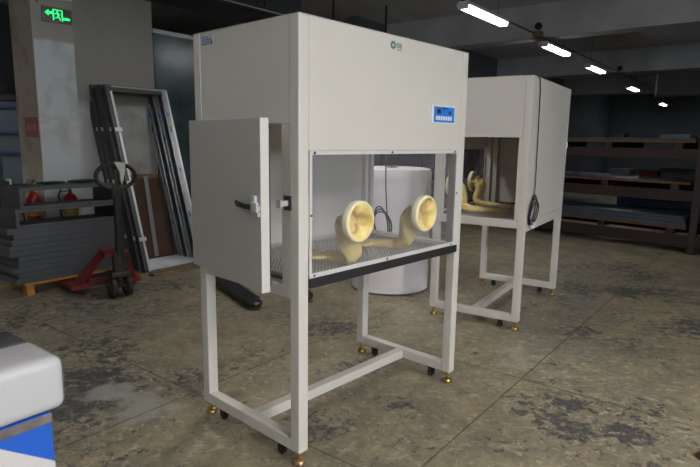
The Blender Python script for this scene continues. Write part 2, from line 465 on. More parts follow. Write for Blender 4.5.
# ------------------------------------------------------------------ ceiling lights
def light_fixture(xy, z, power, label, area=False, group=None):
    t = thing('ceiling_light', label, 'ceiling light', (xy[0], xy[1], z), PANG, group)
    MB().prism([(-0.09, 0.02), (0.09, 0.02), (0.06, 0.07), (-0.06, 0.07)], 'x', -0.63, 0.63).build('housing', MT['film'], t)
    for s in (-1, 1):
        MB().cyl((-0.6, s * 0.045, 0.0), (0.6, s * 0.045, 0.0), 0.016, 12).build('fluorescent_tube', MT['tube'], t, True)
    for s in (-1, 1):
        MB().box(s * 0.615 - 0.015, s * 0.615 + 0.015, -0.065, 0.065, -0.02, 0.02).build('lamp_holder', MT['film'], t)
        MB().cyl((s * 0.4, 0, 0.07), (s * 0.4, 0, CEIL - z), 0.003, 8).build('hanger_rod', MT['black'], t)
    ld = bpy.data.lights.new('lamp_glow', 'AREA'); ld.shape = 'RECTANGLE'; ld.size = 1.2; ld.size_y = 0.16
    ld.energy = power; ld.color = LIGHT_COL
    lo = bpy.data.objects.new('lamp_glow', ld); C.objects.link(lo); lo.parent = t; lo.location = (0, 0, -0.03)
    return t
row_labels = ['nearest twin-tube fluorescent ceiling light, above the two cabinets', 'second twin-tube fluorescent light from the near one, just past the first beam',
              'third fluorescent light in the row, above the far cabinet right edge', 'fourth fluorescent light in the row, over the storage rack',
              'smallest and farthest fluorescent light of the row', 'fluorescent ceiling light above the near cabinet']
for (xy, z, pw), lb in zip(FIXTURES, row_labels):
    light_fixture(xy, z, pw, lb, group='fluorescent lights of the ceiling row')
for (xy, z, pw), lb in zip(UNSEEN_FIXTURES, ('fluorescent ceiling light just right of the camera', 'fluorescent ceiling light over the open floor at right',
                                          'fluorescent ceiling light behind and right of the camera', 'fluorescent ceiling light left of the camera')):
    light_fixture(xy, z, pw, lb, group='fluorescent lights out of view')

light_fixture((-8.6, 6.2), 3.1, 60, 'fluorescent ceiling light beyond the opening left of the pillar', group='fluorescent lights out of view')  # unseen fixture added to brighten the area past the opening
# ------------------------------------------------------------------ glove box cabinet
W, D, H, T = 1.316, 0.775, 2.0, 0.057
CR = {'s': 0}
def glove_ring(t, cu, cz):
    mb = MB()
    mb.torus((cu, -0.023, cz), (0, 1, 0), 0.0915, 0.0075, 48, 12)
    o = mb.build('glove_port', MT['ring'], t, True)
    MB().lathe((0, 0, 0), [(0.0955, 0.0), (0.0995, 0.0), (0.0995, 0.026), (0.0955, 0.026), (0.0955, 0.0)], 48, False).build('port_collar', MT['ring'], o, True, loc=(cu, 0.004, cz), rot=(PI / 2, 0, 0))
    return o
def glove(t, cu, cz, path, hand_dir, seed, floorz):
    """cuff stretched over the ring, funnelling into a sleeve that falls to the work surface and ends in a hand"""
    mb = MB(); bm = mb.bm
    n = 56
    cen = Vector((cu, -0.019, cz))
    rings = []
    prof = [(0.094, -0.010, 0), (0.086, -0.013, 0.02), (0.079, -0.010, .12), (0.072, -0.004, .35), (0.062, 0.008, .75), (0.050, 0.026, 1.1), (0.042, 0.046, 1.2), (0.046, 0.062, 0.9)]
    for r, dy, fold in prof:
        ring = []
        for k in range(n):
            a = 2 * PI * k / n
            rr = r * (1 + fold * (0.36 * math.sin(3 * a + seed) + 0.18 * math.sin(5 * a + 2 * seed)))
            ring.append(bm.verts.new(cen + Vector((rr * math.cos(a), dy + 0.014 * fold * math.sin(2 * a + seed), rr * math.sin(a)))))
        rings.append(ring)
    ctrl = [cen + Vector((0, 0.05, 0)), cen + Vector((0, 0.080, -0.015))] + [Vector(p) for p in path]
    pts = []
    for i in range(len(ctrl) - 1):       # Catmull-Rom
        p0 = ctrl[max(i - 1, 0)]; p1 = ctrl[i]; p2 = ctrl[i + 1]; p3 = ctrl[min(i + 2, len(ctrl) - 1)]
        for q_ in range(5):
            u = q_ / 5
            pts.append(0.5 * ((2 * p1) + (p2 - p0) * u + (2 * p0 - 5 * p1 + 4 * p2 - p3) * u * u + (3 * p1 - p0 - 3 * p2 + p3) * u ** 3))
    pts.append(ctrl[-1]); e = ctrl[-1]
    N_ = len(pts) - 1
    prev_n = Vector((1, 0, 0))
    for i in range(4, len(pts)):
        p = pts[i]; tt = (pts[min(i + 1, N_)] - pts[i - 1]).normalized()
        nn = (prev_n - tt * prev_n.dot(tt)).normalized(); prev_n = nn
        bb = tt.cross(nn)
        f = i / N_
        ra = 0.072 - 0.034 * f
        rb = 0.060 - 0.036 * f
        ring = []
        for k in range(n):
            a = 2 * PI * k / n
            wob = 1 + 0.09 * math.sin(3 * a + i * 0.7 + seed) + 0.04 * math.sin(7 * a + i * 1.3) + 0.05 * math.sin(i * 1.1)
            v = p + nn * (ra * math.cos(a) * wob) + bb * (rb * math.sin(a) * wob)
            v.z = max(v.z, floorz + 0.003); v.y = max(v.y, 0.006)
            ring.append(bm.verts.new(v))
        rings.append(ring)
    for i in range(len(rings) - 1):
        for k in range(n):
            bm.faces.new((rings[i][k], rings[i][(k + 1) % n], rings[i + 1][(k + 1) % n], rings[i + 1][k]))
    bm.faces.new(rings[-1])
    slv = mb.build('glove_sleeve', MT['latex'], t, True)
    # hand lying on the work surface
    d = Vector(hand_dir).normalized(); sd = Vector((-d.y, d.x, 0))
    h = MB()
    b0 = e - d * 0.02; b0.z = floorz + 0.022
    h.tube([b0, b0 + d * 0.05, b0 + d * 0.10, b0 + d * 0.15], [(0.02, 0.036), (0.020, 0.045), (0.017, 0.052), (0.011, 0.048)], 20)
    for j, (off, ln, sp) in enumerate(((-0.038, 0.075, -0.22), (-0.013, 0.09, -0.07), (0.013, 0.085, 0.08), (0.036, 0.065, 0.24))):
        fd = (d + sd * sp).normalized(); q0 = b0 + d * 0.13 + sd * off
        a1 = q0 + fd * ln * 0.5 + Vector((0, 0, 0.004)); a2 = q0 + fd * ln; a2.z = floorz + 0.009
        h.tube([q0, a1, a2, a2 + fd * 0.008], [0.012, 0.011, 0.009, 0.004], 10)
    q0 = b0 + d * 0.05 + sd * 0.04
    h.tube([q0, q0 + (d * 0.6 + sd) * 0.035, q0 + (d + sd * 0.9) * 0.055], [0.014, 0.012, 0.006], 10)
    hd = h.build('glove_hand', MT['latex'], slv, True)
    return slv

def cabinet(name, label, cat_loc, ang, door_open):
    t = thing(name, label, 'glove box cabinet', cat_loc, ang, None)
    bz = 0.07
    # stand and corner posts: each post its own part
    for (x, y) in ((0, 0), (W - T, 0), (0, D - T), (W - T, D - T)):
        MB().box(x, x + T, y, y + T, bz, H - 0.004, 0.004).build('corner_post', MT['paint'], t)
    for x in (0.001, W - T + 0.001):
        MB().box(x, x + T - 0.002, T, D - T, bz, bz + T, 0.003).build('bottom_rail', MT['paint'], t)
    MB().box(T, W - T, 0.36, 0.36 + T, bz, bz + T - 0.004, 0.003).build('cross_bar', MT['paint'], t)
    # rails under the working chamber
    MB().box(0.001, T - 0.001, T, D - T, 0.797, 0.855, 0.003).build('left_chamber_rail', MT['paint'], t)
    MB().box(W - T + 0.001, W - 0.001, T, D - T, 0.830, 0.893, 0.003).build('right_chamber_rail', MT['paint'], t)
    MB().box(T, W - T, D - T, D - 0.002, 0.80, 0.885, 0.003).build('rear_chamber_rail', MT['paint'], t)
    MB().box(T, W - T, 0.004, 0.05, 0.848, 0.889, 0.002).build('front_chamber_rail', MT['gasket'], t)
    # upper plant box: front, sides, back, top
    MB().box(T + 0.001, W - T - 0.001, 0.0015, 0.02, 1.450, H - 0.004, 0.002).build('upper_front_panel', MT['paint'], t)
    MB().box(0.0015, 0.02, T + 0.001, D - T - 0.001, 1.562, H - 0.004, 0.002).build('upper_left_panel', MT['paint'], t)
    MB().box(W - 0.02, W - 0.0015, T + 0.001, D - T - 0.001, 1.537, H - 0.004, 0.002).build('upper_right_panel', MT['paint'], t)
    MB().box(T, W - T, D - 0.022, D - 0.002, 0.886, H - 0.004, 0.002).build('back_panel', MT['paint'], t)
    MB().box(0.0, W, 0.0, D, H - 0.004, H, 0.0015).build('top_panel', MT['paint'], t)
    MB().box(0.022, W - 0.022, 0.022, D - 0.024, 1.565, 1.575).build('chamber_ceiling', MT['paint'], t)
    # jambs of the side openings
    for y0, y1 in ((T, 0.112), (D - 0.112, D - T)):
        MB().box(0.002, 0.03, y0 + 0.001, y1, 0.856, 1.561, 0.001).build('left_jamb', MT['paint'], t)
    for y0, y1 in ((T, 0.084), (D - 0.084, D - T)):
        MB().box(W - 0.03, W - 0.002, y0 + 0.001, y1, 0.894, 1.536, 0.001).build('right_jamb', MT['paint'], t)
    # work surface, rim of stainless steel around a perforated plate
    rim = MB()
    rim.box(T + .001, W - T - .001, 0.052, 0.085, 0.868, 0.884); rim.box(T + .001, W - T - .001, D - 0.085, D - T - .001, 0.868, 0.884)
    rim.box(T + .001, 0.095, 0.086, D - 0.086, 0.868, 0.884); rim.box(W - 0.11, W - T - .001, 0.086, D - 0.086, 0.868, 0.884)
    rim.build('work_surface_rim', MT['steel_in'], t)
    sl = MB(); X0, X1, Y0, Y1 = 0.0955, W - 0.1105, 0.0855, D - 0.0855
    pitch, wdt = 0.0165 * math.sqrt(2), 0.0095 * math.sqrt(2)
    k = math.ceil((X0 - Y1) / pitch)
    while k * pitch < X1 - Y0:          # slats along x - y = c, clipped to the opening
        c0 = k * pitch; c1 = c0 + wdt
        def ends(c): return (max(X0, Y0 + c), min(X1, Y1 + c))
        a0, b0 = ends(c0); a1, b1 = ends(c1)
        if b0 - a0 > 0.01 and b1 - a1 > 0.01:
            sl.prism([(a0, a0 - c0), (b0, b0 - c0), (b1, b1 - c1), (a1, a1 - c1)], 'z', 0.871, 0.874)
        k += 1
    sl.build('slotted_work_surface', MT['slat'], t)
    # front window: acrylic sheet with pale edge strips and dark screws
    x0, x1, z0, z1 = T + 0.001, 1.253, 0.890, 1.449
    win = MB().box(x0 + 0.012, x1 - 0.012, -0.006, -0.001, z0 + 0.02, z1 - 0.017).build('front_window', MT['acryl'], t)
    e = MB()
    e.box(x0, x1, -0.008, 0.0, z0, z0 + 0.021, .001); e.box(x0, x1, -0.008, 0.0, z1 - 0.018, z1, .001)
    e.box(x0, x0 + 0.013, -0.008, 0.0, z0 + 0.021, z1 - 0.018, .001); e.box(x1 - 0.03, x1, -0.008, 0.0, z0 + 0.021, z1 - 0.018, .001)
    e.build('window_frame', MT['film'], win)
    for sx, sz in ((0.085, z0 + 0.010), (0.60, z0 + 0.010), (1.20, z0 + 0.010), (0.085, z1 - 0.009), (0.62, z1 - 0.009), (1.20, z1 - 0.009),
                   (0.066, 1.17), (1.238, 1.20)):
        MB().lathe((0, 0, 0), [(0.006, 0.0), (0.006, 0.002), (0.004, 0.004)], 12).build('screw', MT['screw'], win, True, loc=(sx, -0.008, sz), rot=(PI / 2, 0, 0))
    MB().box(T - 0.001, 1.262, -0.013, -0.0005, 0.846, 0.888, 0.002).build('window_gasket', MT['gasket'], t)
    # glove ports and gloves
    glove_ring(t, 0.370, 1.117)
    glove_ring(t, 0.912, 1.108)
    glove(t, 0.370, 1.117, [(0.392, 0.075, 1.04), (0.412, 0.062, 0.95), (0.425, 0.10, 0.912), (0.42, 0.20, 0.906)], (-0.25, 1, 0), 1.3, 0.886)
    glove(t, 0.912, 1.108, [(0.915, 0.10, 1.03), (0.925, 0.11, 0.95), (0.93, 0.18, 0.915), (0.88, 0.29, 0.906)], (-0.6, 1, 0), 4.1, 0.886)
    # control panel on the front
    cp = MB().box(0.954, 1.186, -0.006, 0.0, 1.595, 1.691, 0.001).build('control_panel', MT['white'], t)
    MB().box(0.975, 1.176, -0.008, -0.006, 1.602, 1.684).build('blue_keypad', MT['blue'], cp)
    MB().box(1.003, 1.036, -0.0095, -0.008, 1.646, 1.670).build('display', MT['maroon'], cp)
    MB().box(1.118, 1.138, -0.0095, -0.008, 1.645, 1.662).build('display', MT['maroon'], cp)
    MB().box(1.055, 1.10, -0.0088, -0.008, 1.672, 1.678).build('printed_line', MT['navy'], cp)
    for k in range(7):
        MB().box(0.992 + k * 0.0235, 1.009 + k * 0.0235, -0.0095, -0.008, 1.612, 1.634, 0.0005).build('key', MT['white'], cp)
    # emblem: ring of seven green petals, then faint characters
    em = MB(); cx, cz = 0.615, 1.953
    for k in range(7):
        a = 2 * PI * k / 7 + 0.3; px, pz = cx + 0.013 * math.cos(a), cz + 0.013 * math.sin(a)
        ca, sa = math.cos(a), math.sin(a)
        em.prism([(px + ca * 0.010, pz + sa * 0.009), (px - sa * 0.008, pz + ca * 0.008), (px - ca * 0.006, pz - sa * 0.006), (px + sa * 0.008, pz - ca * 0.008)], 'y', -0.0008, 0.001)
    emo = em.build('emblem', MT['green'], t)
    tx = MB()
    for bx in (0.642, 0.665):
        for (a, b_, c_, d_) in ((0, .018, .021, .024), (.003, .015, .012, .015), (0, .018, 0, .003), (.008, .010, .003, .021), (.0, .003, .003, .021), (.015, .018, .003, .021)):
            tx.box(bx + a, bx + b_, -0.0008, 0.001, 1.943 + c_, 1.943 + d_)
    tx.box(0.642, 0.684, -0.0008, 0.001, 1.932, 1.937)
    tx.build('emblem_lettering', MT['logotext'], emo)
    # maker's sticker on the upper left side
    st = MB().box(-0.0008, 0.0015, 0.605, 0.700, 1.935, 1.983).build('sticker', MT['lamphead'], t)
    ln = MB()
    for k, (a, b_) in enumerate(((0.645, 0.695), (0.612, 0.695), (0.612, 0.695), (0.625, 0.695))):
        ln.box(-0.0014, -0.0008, a, b_, 1.970 - k * 0.010, 1.974 - k * 0.010)
    ln.build('sticker_print', MT['bluerail'], st)
    MB().box(-0.0014, -0.0008, 0.608, 0.618, 1.940, 1.953).build('sticker_code', MT['navy'], st)
    # door on the left side, hinged at the back
    dt = bpy.data.objects.new('side_door', None)
    dw, dh = 0.715, 0.727
    d0 = MB().box(0, 0.040, -dw, 0, 0, dh, 0.002)   # hinge edge at y=0, outer face x=0
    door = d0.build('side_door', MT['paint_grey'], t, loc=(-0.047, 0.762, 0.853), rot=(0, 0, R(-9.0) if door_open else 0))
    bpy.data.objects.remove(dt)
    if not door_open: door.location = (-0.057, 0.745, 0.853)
    g = MB(); gz0, gz1, gy0, gy1 = 0.02, dh - 0.02, -dw + 0.015, -0.055
    g.box(0.0402, 0.0545, gy0, gy0 + 0.02, gz0, gz1); g.box(0.0402, 0.0545, gy1 - 0.02, gy1, gz0, gz1)
    g.box(0.0402, 0.0545, gy0 + 0.02, gy1 - 0.02, gz0, gz0 + 0.02); g.box(0.0402, 0.0545, gy0 + 0.02, gy1 - 0.02, gz1 - 0.02, gz1)
    g.build('door_gasket', MT['gasket'], door)
    MB().box(0.0003, 0.0395, -dw - 0.001, -dw + 0.0005, 0.003, dh - 0.003).build('door_edge', MT['paint'], door)
    la = MB()
    la.box(-0.012, 0.0, -dw + 0.004, -dw + 0.032, 0.350, 0.368, .001)
    la.box(-0.012, 0.0, -dw + 0.004, -dw + 0.055, 0.325, 0.345, .002)
    la.box(-0.022, -0.012, -dw - 0.004, -dw + 0.05, 0.345, 0.385, .003)
    la.build('latch_body', MT['zinc'], door)
    l2 = MB().box(-0.012, 0.0, -dw + 0.03, -dw + 0.065, 0.318, 0.41, .002).build('latch_plate', MT['framesteel'], door)
    MB().tube([(-0.018, -dw + 0.05, 0.362), (-0.03, -dw + 0.09, 0.364), (-0.034, -dw + 0.14, 0.370), (-0.03, -dw + 0.165, 0.374)], [(0.012, 0.006), (0.011, 0.006), (0.013, 0.007), (0.010, 0.005)], 12).build('latch_lever', MT['black'], door, True)
    st = MB()
    st.box(-0.006, 0.002, 0.045, 0.090, 1.192, 1.256, .001)
    st.build('strike_plate', MT['screw'], t)
    MB().box(-0.050, -0.006, 0.058, 0.076, 1.212, 1.236, .003).build('strike_hook', MT['zinc'], t)
    MB().box(-0.056, -0.050, 0.052, 0.082, 1.206, 1.242, .001).build('strike_tongue', MT['zinc'], t)
    for hz in (0.95, 1.48):
        MB().cyl((-0.003, 0.772 if not door_open else 0.771, hz - 0.03), (-0.003, 0.772 if not door_open else 0.771, hz + 0.03), 0.006, 10).build('hinge', MT['chrome'], t, True)
    # levelling feet and castors
    for (x, y) in ((T / 2, T / 2), (W - T / 2, T / 2), (T / 2, D - T / 2), (W - T / 2, D - T / 2)):
        m_ = MT['copper'] if (x < .5 and y < .5) else MT['brass']
        ft = MB().lathe((x, y, 0), [(0.024, 0.001), (0.030, 0.006), (0.030, 0.014), (0.024, 0.022), (0.012, 0.028)], 24).build('levelling_foot', m_, t, True)
        MB().lathe((x, y, 0), [(0.008, 0.028), (0.008, 0.052), (0.020, 0.053), (0.020, 0.062), (0.009, 0.063), (0.009, bz)], 20).build('levelling_screw', MT['brass'], ft, True)
    for x in (T / 2, W - T / 2):
        for y in (0.15, D - 0.15):
            c = MB()
            c.box(x - 0.018, x + 0.018, y - 0.018, y + 0.018, 0.064, bz - 0.0005)
            c.box(x - 0.016, x - 0.012, y - 0.016, y + 0.016, 0.022, 0.064); c.box(x + 0.012, x + 0.016, y - 0.016, y + 0.016, 0.022, 0.064)
            co = c.build('castor', MT['black'], t)
            MB().cyl((x - 0.0095, y, 0.027), (x + 0.0095, y, 0.027), 0.023, 20).build('castor_wheel', MT['black'], co, True)
            MB().cyl((x - 0.0105, y, 0.027), (x + 0.0105, y, 0.027), 0.010, 14).build('castor_hub', MT['zinc'], co, True)
    return t

yawA = 0.8307
cabA = cabinet('glove_box_cabinet', 'cream glove box cabinet standing nearest the camera with its side door ajar', (-0.219, 2.327, 0), yawA, True)
# far cabinet: seen from its open right side, front turned away to the left
cB = Vector((1.3573, 4.2584, 0)); yb = -0.5709
e1 = Vector((-math.cos(yb), -math.sin(yb), 0)); e2 = Vector((-math.sin(yb), math.cos(yb), 0))
orgB = cB + e1 * D + e2 * W
uB = -e2
cabB = cabinet('glove_box_cabinet', 'cream glove box cabinet farther back on the right, showing a black cable on its rear', orgB, math.atan2(uB.y, uB.x), False)

def to_world(o, p):
    return Matrix.Translation(o.location) @ Matrix.Rotation(o.rotation_euler.z, 4, 'Z') @ Vector(p)
def cable(cab, pts, loop_c, loop_axis_rot, label, plug, r=0.0042):
    t = thing('power_cable', label, 'cable', cab.location, cab.rotation_euler.z)
    MB().tube(pts, r, 8).build('cord', MT['black'], t, True)
    cx, cy, cz = loop_c
    for k in range(3):
        rr = 0.115 - k * 0.014; w_ = 0.085 + k * 0.014
        p = []
        for i in range(25):
            a = 2 * PI * i / 24 + 0.3 * k
            du = w_ * math.cos(a); dz = rr * math.sin(a)
            off = -0.004 + 0.009 * k
            if loop_axis_rot == 'back': p.append((cx + du - 0.5 * dz, cy + off, cz + dz - 0.012 * k))
            else: p.append((cx + off, cy + 0.7 * du + 0.15 * dz, cz + dz - 0.004 * k))
        MB().tube(p, r * 1.25, 8, caps=False).build('coil', MT['black'], t, True)
    MB().box(cx - 0.018, cx + 0.018, cy - 0.010, cy + 0.022, cz - 0.150, cz - 0.100, 0.006).build('plug', plug, t)
    return t
# cable of the far cabinet hangs down its back near the open side
xb = W - 0.17
cable(cabB, [(xb + .14, D - 0.1, H + 0.006), (xb + 0.12, D - 0.02, H + 0.007), (xb + 0.02, D + 0.006, H - 0.015), (xb - 0.01, D + 0.006, 1.90), (xb - 0.03, D + 0.007, 1.52), (xb - 0.045, D + 0.009, 1.15), (xb - 0.02, D + 0.012, 1.08), (xb, D + 0.014, 1.03)],
      (xb + 0.005, D + 0.014, 0.97), 'back', 'black power cable coiled in a loop on the rear of the far cabinet', MT['white'])
# cable of the near cabinet hangs outside its open right side
yc = 0.60
cable(cabA, [(W - 0.1, yc, H + 0.006), (W - 0.01, yc, H + 0.007), (W + 0.008, yc, H - 0.01), (W + 0.010, yc + 0.003, 1.5), (W + 0.010, yc - 0.004, 1.2), (W + 0.014, yc - 0.015, 1.04), (W + 0.014, yc - 0.02, 1.0)],
      (W + 0.014, yc + 0.03, 0.94), 'side', 'thin black power cable hanging on the open right side of the near cabinet', MT['black'])

# ------------------------------------------------------------------ bubble wrap roll behind the near cabinet
def bubble_roll():
    cx, cy = 0.42, 5.62
    t = thing('bubble_wrap_roll', 'large upright roll of white bubble wrap standing behind the near cabinet', 'roll', (cx, cy, 0))
    rnd = random.Random(3)
    mb = MB(); prof = [(0.37, 0.003), (0.395, 0.02)]
    for k in range(24):
        z = 0.03 + k * 0.05
        prof.append((0.395 + rnd.uniform(-0.004, 0.004), z))
    prof += [(0.385, 1.225), (0.33, 1.235), (0.06, 1.232), (0.058, 1.15)]
    mb.lathe((0, 0, 0), prof, 64)
    mb.build('rolled_wrap', MT['bubble'], t, True)
    MB().tube([(0.055 * math.cos(a), 0.055 * math.sin(a), 1.24) for a in [i * PI / 12 for i in range(25)]], 0.004, 6, caps=False).build('cardboard_core', MT['wood'], t, True)
bubble_roll()

# ------------------------------------------------------------------ pallet jacks
def pallet_jack(loc, ang, paint, paint2, label, note, fl=0.0):
    """local +y = fork direction, heel of the forks at y = 0"""
    t = thing('pallet_jack', label, 'pallet jack', loc, ang)
    for s in (-1, 1):
        x = s * 0.255
        f = MB()
        f.prism([(-0.08, 0.035), (-0.08, 0.075), (-0.055, 0.085), (0.055, 0.085), (0.08, 0.075), (0.08, 0.035), (0.07, 0.035), (0.07, 0.070), (-0.07, 0.070), (-0.07, 0.035)], 'y', 0.0, 1.02 - fl)
        # tapered tip
        f.tube([(0, 1.02 - fl, 0.058), (0, 1.10 - fl, 0.056), (0, 1.145 - fl, 0.052), (0, 1.165 - fl, 0.048)], [(0.027, 0.08), (0.024, 0.07), (0.020, 0.05), (0.010, 0.03)], 16)
        fo = f.build('fork', paint2, t, loc=(x, 0, 0))
        MB().cyl((-0.04, 1.03 - fl, 0.036), (0.04, 1.03 - fl, 0.036), 0.034, 20).build('load_roller', MT['hub'], fo, True)
        MB().cyl((-0.045, 0.955 - fl, 0.027), (0.045, 0.955 - fl, 0.027), 0.025, 20).build('load_roller', MT['hub'], fo, True)
        # inclined strut from the heel up to the pump head
        st = MB()
        st.prism([(0.03, 0.085), (-0.10, 0.085), (-0.12, 0.11), (-0.30, 0.40), (-0.30, 0.45), (-0.24, 0.45), (-0.22, 0.41), (0.03, 0.12)], 'x', -0.030, 0.030)
        so = st.build('heel_strut', paint, t)
        # shear the strut inwards towards the pump
        for v in so.data.vertices:
            k = min(1, max(0, (v.co.z - 0.085) / 0.36)); v.co.x += x * (1 - 0.72 * k)
        MB().box(x - 0.08, x + 0.08, -0.10, 0.03, 0.040, 0.100, 0.01).build('fork_heel', paint, t)
    MB().box(-0.175, 0.175, -0.08, -0.02, 0.05, 0.14, 0.01).build('torsion_bar', paint2, t)
    MB().box(-0.11, 0.11, -0.40, -0.26, 0.40, 0.44, 0.008).build('head_plate', paint, t)
    p = MB(); p.cyl((0, -0.42, 0.20), (0, -0.42, 0.40), 0.06, 20); p.cyl((0.07, -0.40, 0.22), (0.07, -0.40, 0.42), 0.025, 14)
    p.box(-0.09, 0.09, -0.49, -0.33, 0.20, 0.26, 0.01)
    p.cyl((-0.05, -0.48, 0.27), (-0.05, -0.48, 0.46), 0.018, 12)
    p.build('pump', MT['oily'], t, True)
    MB().cyl((-0.11, -0.42, 0.103), (0.11, -0.42, 0.103), 0.012, 12).build('axle', MT['oily'], t, True)
    MB().box(-0.02, 0.02, -0.45, -0.39, 0.115, 0.2).build('steering_stem', MT['oily'], t)
    for s in (-1, 1):
        wl = MB().tube([(s * 0.045, -0.42, 0.103), (s * 0.052, -0.42, 0.103), (s * 0.088, -0.42, 0.103), (s * 0.095, -0.42, 0.103)], [0.09, 0.1, 0.1, 0.09], 32).build('steering_wheel', MT['rubber'], t, True)
        MB().cyl((s * 0.044, -0.42, 0.103), (s * 0.098, -0.42, 0.103), 0.055, 24).build('wheel_hub', MT['hub'], wl, True)
    # handle
    hs = MB(); hs.tube([(0, -0.45, 0.40), (0, -0.47, 0.55), (0, -0.47, 1.0)], [(0.045, 0.035), (0.038, 0.032), (0.036, 0.03)], 14)
    hs.box(-0.045, 0.045, -0.50, -0.44, 0.95, 1.06, 0.01)
    hs.build('handle_shaft', MT['black'], t, True)
    lp = []
    for i in range(33):
        a = -PI / 2 + 2 * PI * i / 32
        x = 0.175 * math.cos(a) ; z = 1.145 + 0.115 * math.sin(a)
        lp.append((x, -0.47, z))
    MB().tube(lp, 0.019, 12, caps=False).build('handle_loop', MT['black'], t, True)
    MB().box(-0.012, 0.012, -0.482, -0.462, 1.06, 1.2, 0.004).build('release_lever', MT['oily'], t)
    if note:
        pm = MB(); pm.prism([(-0.015, 1.275), (0.085, 1.265), (0.075, 1.19), (0.06, 1.10), (0.035, 1.09), (0.03, 1.18)], 'y', -0.4915, -0.4895)
        pm.build('paper_tag', MT['paper'], t)
    return t
ja = math.atan2(0.73, -0.68) - PI / 2
pallet_jack((-2.46, 5.38, 0), ja, MT['red'], MT['reddark'], 'worn red pallet jack pushed under the dark grey stack, paper tag on its handle', True, 0.52)
jb = math.atan2(4.86 - 5.85, -0.50 + 1.10) - PI / 2
pallet_jack((-1.19, 5.83, 0), jb, MT['black'], MT['black'], 'black pallet jack with its forks reaching out below the near cabinet door', False)

# ------------------------------------------------------------------ stack of dark grey panels on an orange pallet
SX = Vector((-3.07, 4.959, 0))
def at_stack(dx, dy, z=0):
    return SX + Pd * dx + Qd * dy + Vector((0, 0, z))
pl = thing('pallet', 'orange wooden pallet under the stack of dark grey panels', 'pallet', at_stack(0, 0), PANG)
d = MB().box(0.06, 1.0, 0.0, 0.48, 0.105, 0.128, 0.002).build('deck_board', MT['orange'], pl)
for (x, y) in ((0.08, 0.02), (0.61, 0.02), (0.08, 0.38), (0.61, 0.38)):
    MB().box(x, x + 0.07, y, y + 0.09, 0.0, 0.105, 0.002).build('block', MT['orange'], pl)
rnd = random.Random(11)
z = 0.129
names = ['bottom', 'second', 'third', 'fourth', 'fifth', 'sixth', 'seventh', 'eighth', 'ninth', 'topmost']
for k in range(10):
    th = 0.0525
    sh = (-0.01, 0.015, -0.03, 0.02, 0.025, -0.05, -0.045, -0.02, 0.0, -0.05)[k]
    lb = ('bottom dark grey metal tray of the stack, directly on the orange pallet' if k == 0 else
          'topmost flat dark grey metal tray, right under the two open box frames' if k == 9 else
          'dark grey flat metal tray, %s from the bottom of the stack' % names[k])
    t = thing('metal_tray', lb, 'metal tray', at_stack(sh, rnd.uniform(-0.006, 0.006), z), PANG, 'dark grey trays stacked on the pallet')
    o = MB().box(0.0, 1.02, 0.0, 0.008, 0, th - 0.002, 0.001); o.box(0, 1.02, 0.46, 0.468, 0, th - 0.002, .001)
    o.box(0, 0.008, 0.008, 0.46, 0, th - 0.002, .001); o.box(1.012, 1.02, 0.008, 0.46, 0, th - 0.002, .001)
    o.build('lip', MT['panelgrey'], t)
    MB().box(0.008, 1.012, 0.008, 0.46, th - 0.006, th - 0.0025).build('base_sheet', MT['panelside'], t)
    z += th
def open_box(dx, dy, z0, h, L, dep, label):
    t = thing('metal_box_frame', label, 'metal frame', at_stack(dx, dy, z0), PANG, 'open grey box frames on the tray stack')
    b = 0.028
    MB().box(0, L, 0, dep, h - 0.004, h, .001).build('top_sheet', MT['panelgrey'], t)
    MB().box(0, L, 0.0, dep, 0.0, 0.004, .001).build('bottom_sheet', MT['panelside'], t)
    MB().box(0, 0.004, 0.0, dep, 0.004, h - 0.004).build('side_sheet', MT['panelside'], t)
    MB().box(L - 0.004, L, 0.0, dep, 0.004, h - 0.004).build('side_sheet', MT['panelside'], t)
    f = MB()
    f.box(0.0, L, -0.003, 0.0, 0.0, b); f.box(0, L, -0.003, 0.0, h - b, h)
    f.box(0, b, -0.003, 0.0, b, h - b); f.box(L - b, L, -0.003, 0.0, b, h - b)
    f.build('front_flange', MT['panelgrey'], t)
    return t
open_box(0.03, 0.0, z, 0.170, 0.98, 0.46, 'lower open dark grey box frame resting on the trays')
open_box(0.085, 0.02, z + 0.171, 0.195, 0.92, 0.44, 'upper open dark grey box frame with green cloths on top')
ztop = z + 0.171 + 0.196
def cloth_lump(dx, dy, L, wd, h, m, label, seed):
    rr = random.Random(seed)
    mb = MB()
    pts, rs = [], []
    for i in range(9):
        f = i / 8
        pts.append((L * (f - 0.5), 0.01 * math.sin(f * 7 + seed), h * 0.5))
        k = math.sin(PI * (0.08 + 0.84 * f)) ** 0.5
        rs.append((h * 0.5 * k, wd * 0.5 * k * rr.uniform(0.85, 1.0)))
    mb.tube(pts, rs, 16)
    o = mb.build('folded_cloth', m, None, True, loc=at_stack(dx + 0.02, dy, ztop + 0.001), rot=(0, 0, PANG))
    return tag(o, label, 'cloth', 'cloths on the upper box frame')
cloth_lump(0.48, 0.3, 0.26, 0.12, 0.03, MT['cloth'], 'dark green folded cloth in the middle of the upper box frame', 1)
cloth_lump(0.80, 0.3, 0.30, 0.12, 0.035, MT['cloth'], 'dark green folded cloth at the right end of the upper box frame', 2)
tr = thing('black_tray', 'black tray with a pale cap on the left end of the upper box frame', 'tray', at_stack(0.10, 0.28, ztop + 0.001), PANG)
m_ = MB(); m_.prism([(0, 0), (0.20, 0), (0.24, 0.05), (0.225, 0.05), (0.195, 0.012), (0.01, 0.012), (0.01, 0.05), (0, 0.05)], 'y', 0, 0.14)
m_.build('tray_body', MT['black'], tr)
MB().cyl((0.03, 0.07, 0.0125), (0.03, 0.07, 0.062), 0.022, 14).build('pale_cap', MT['paper'], tr, True)

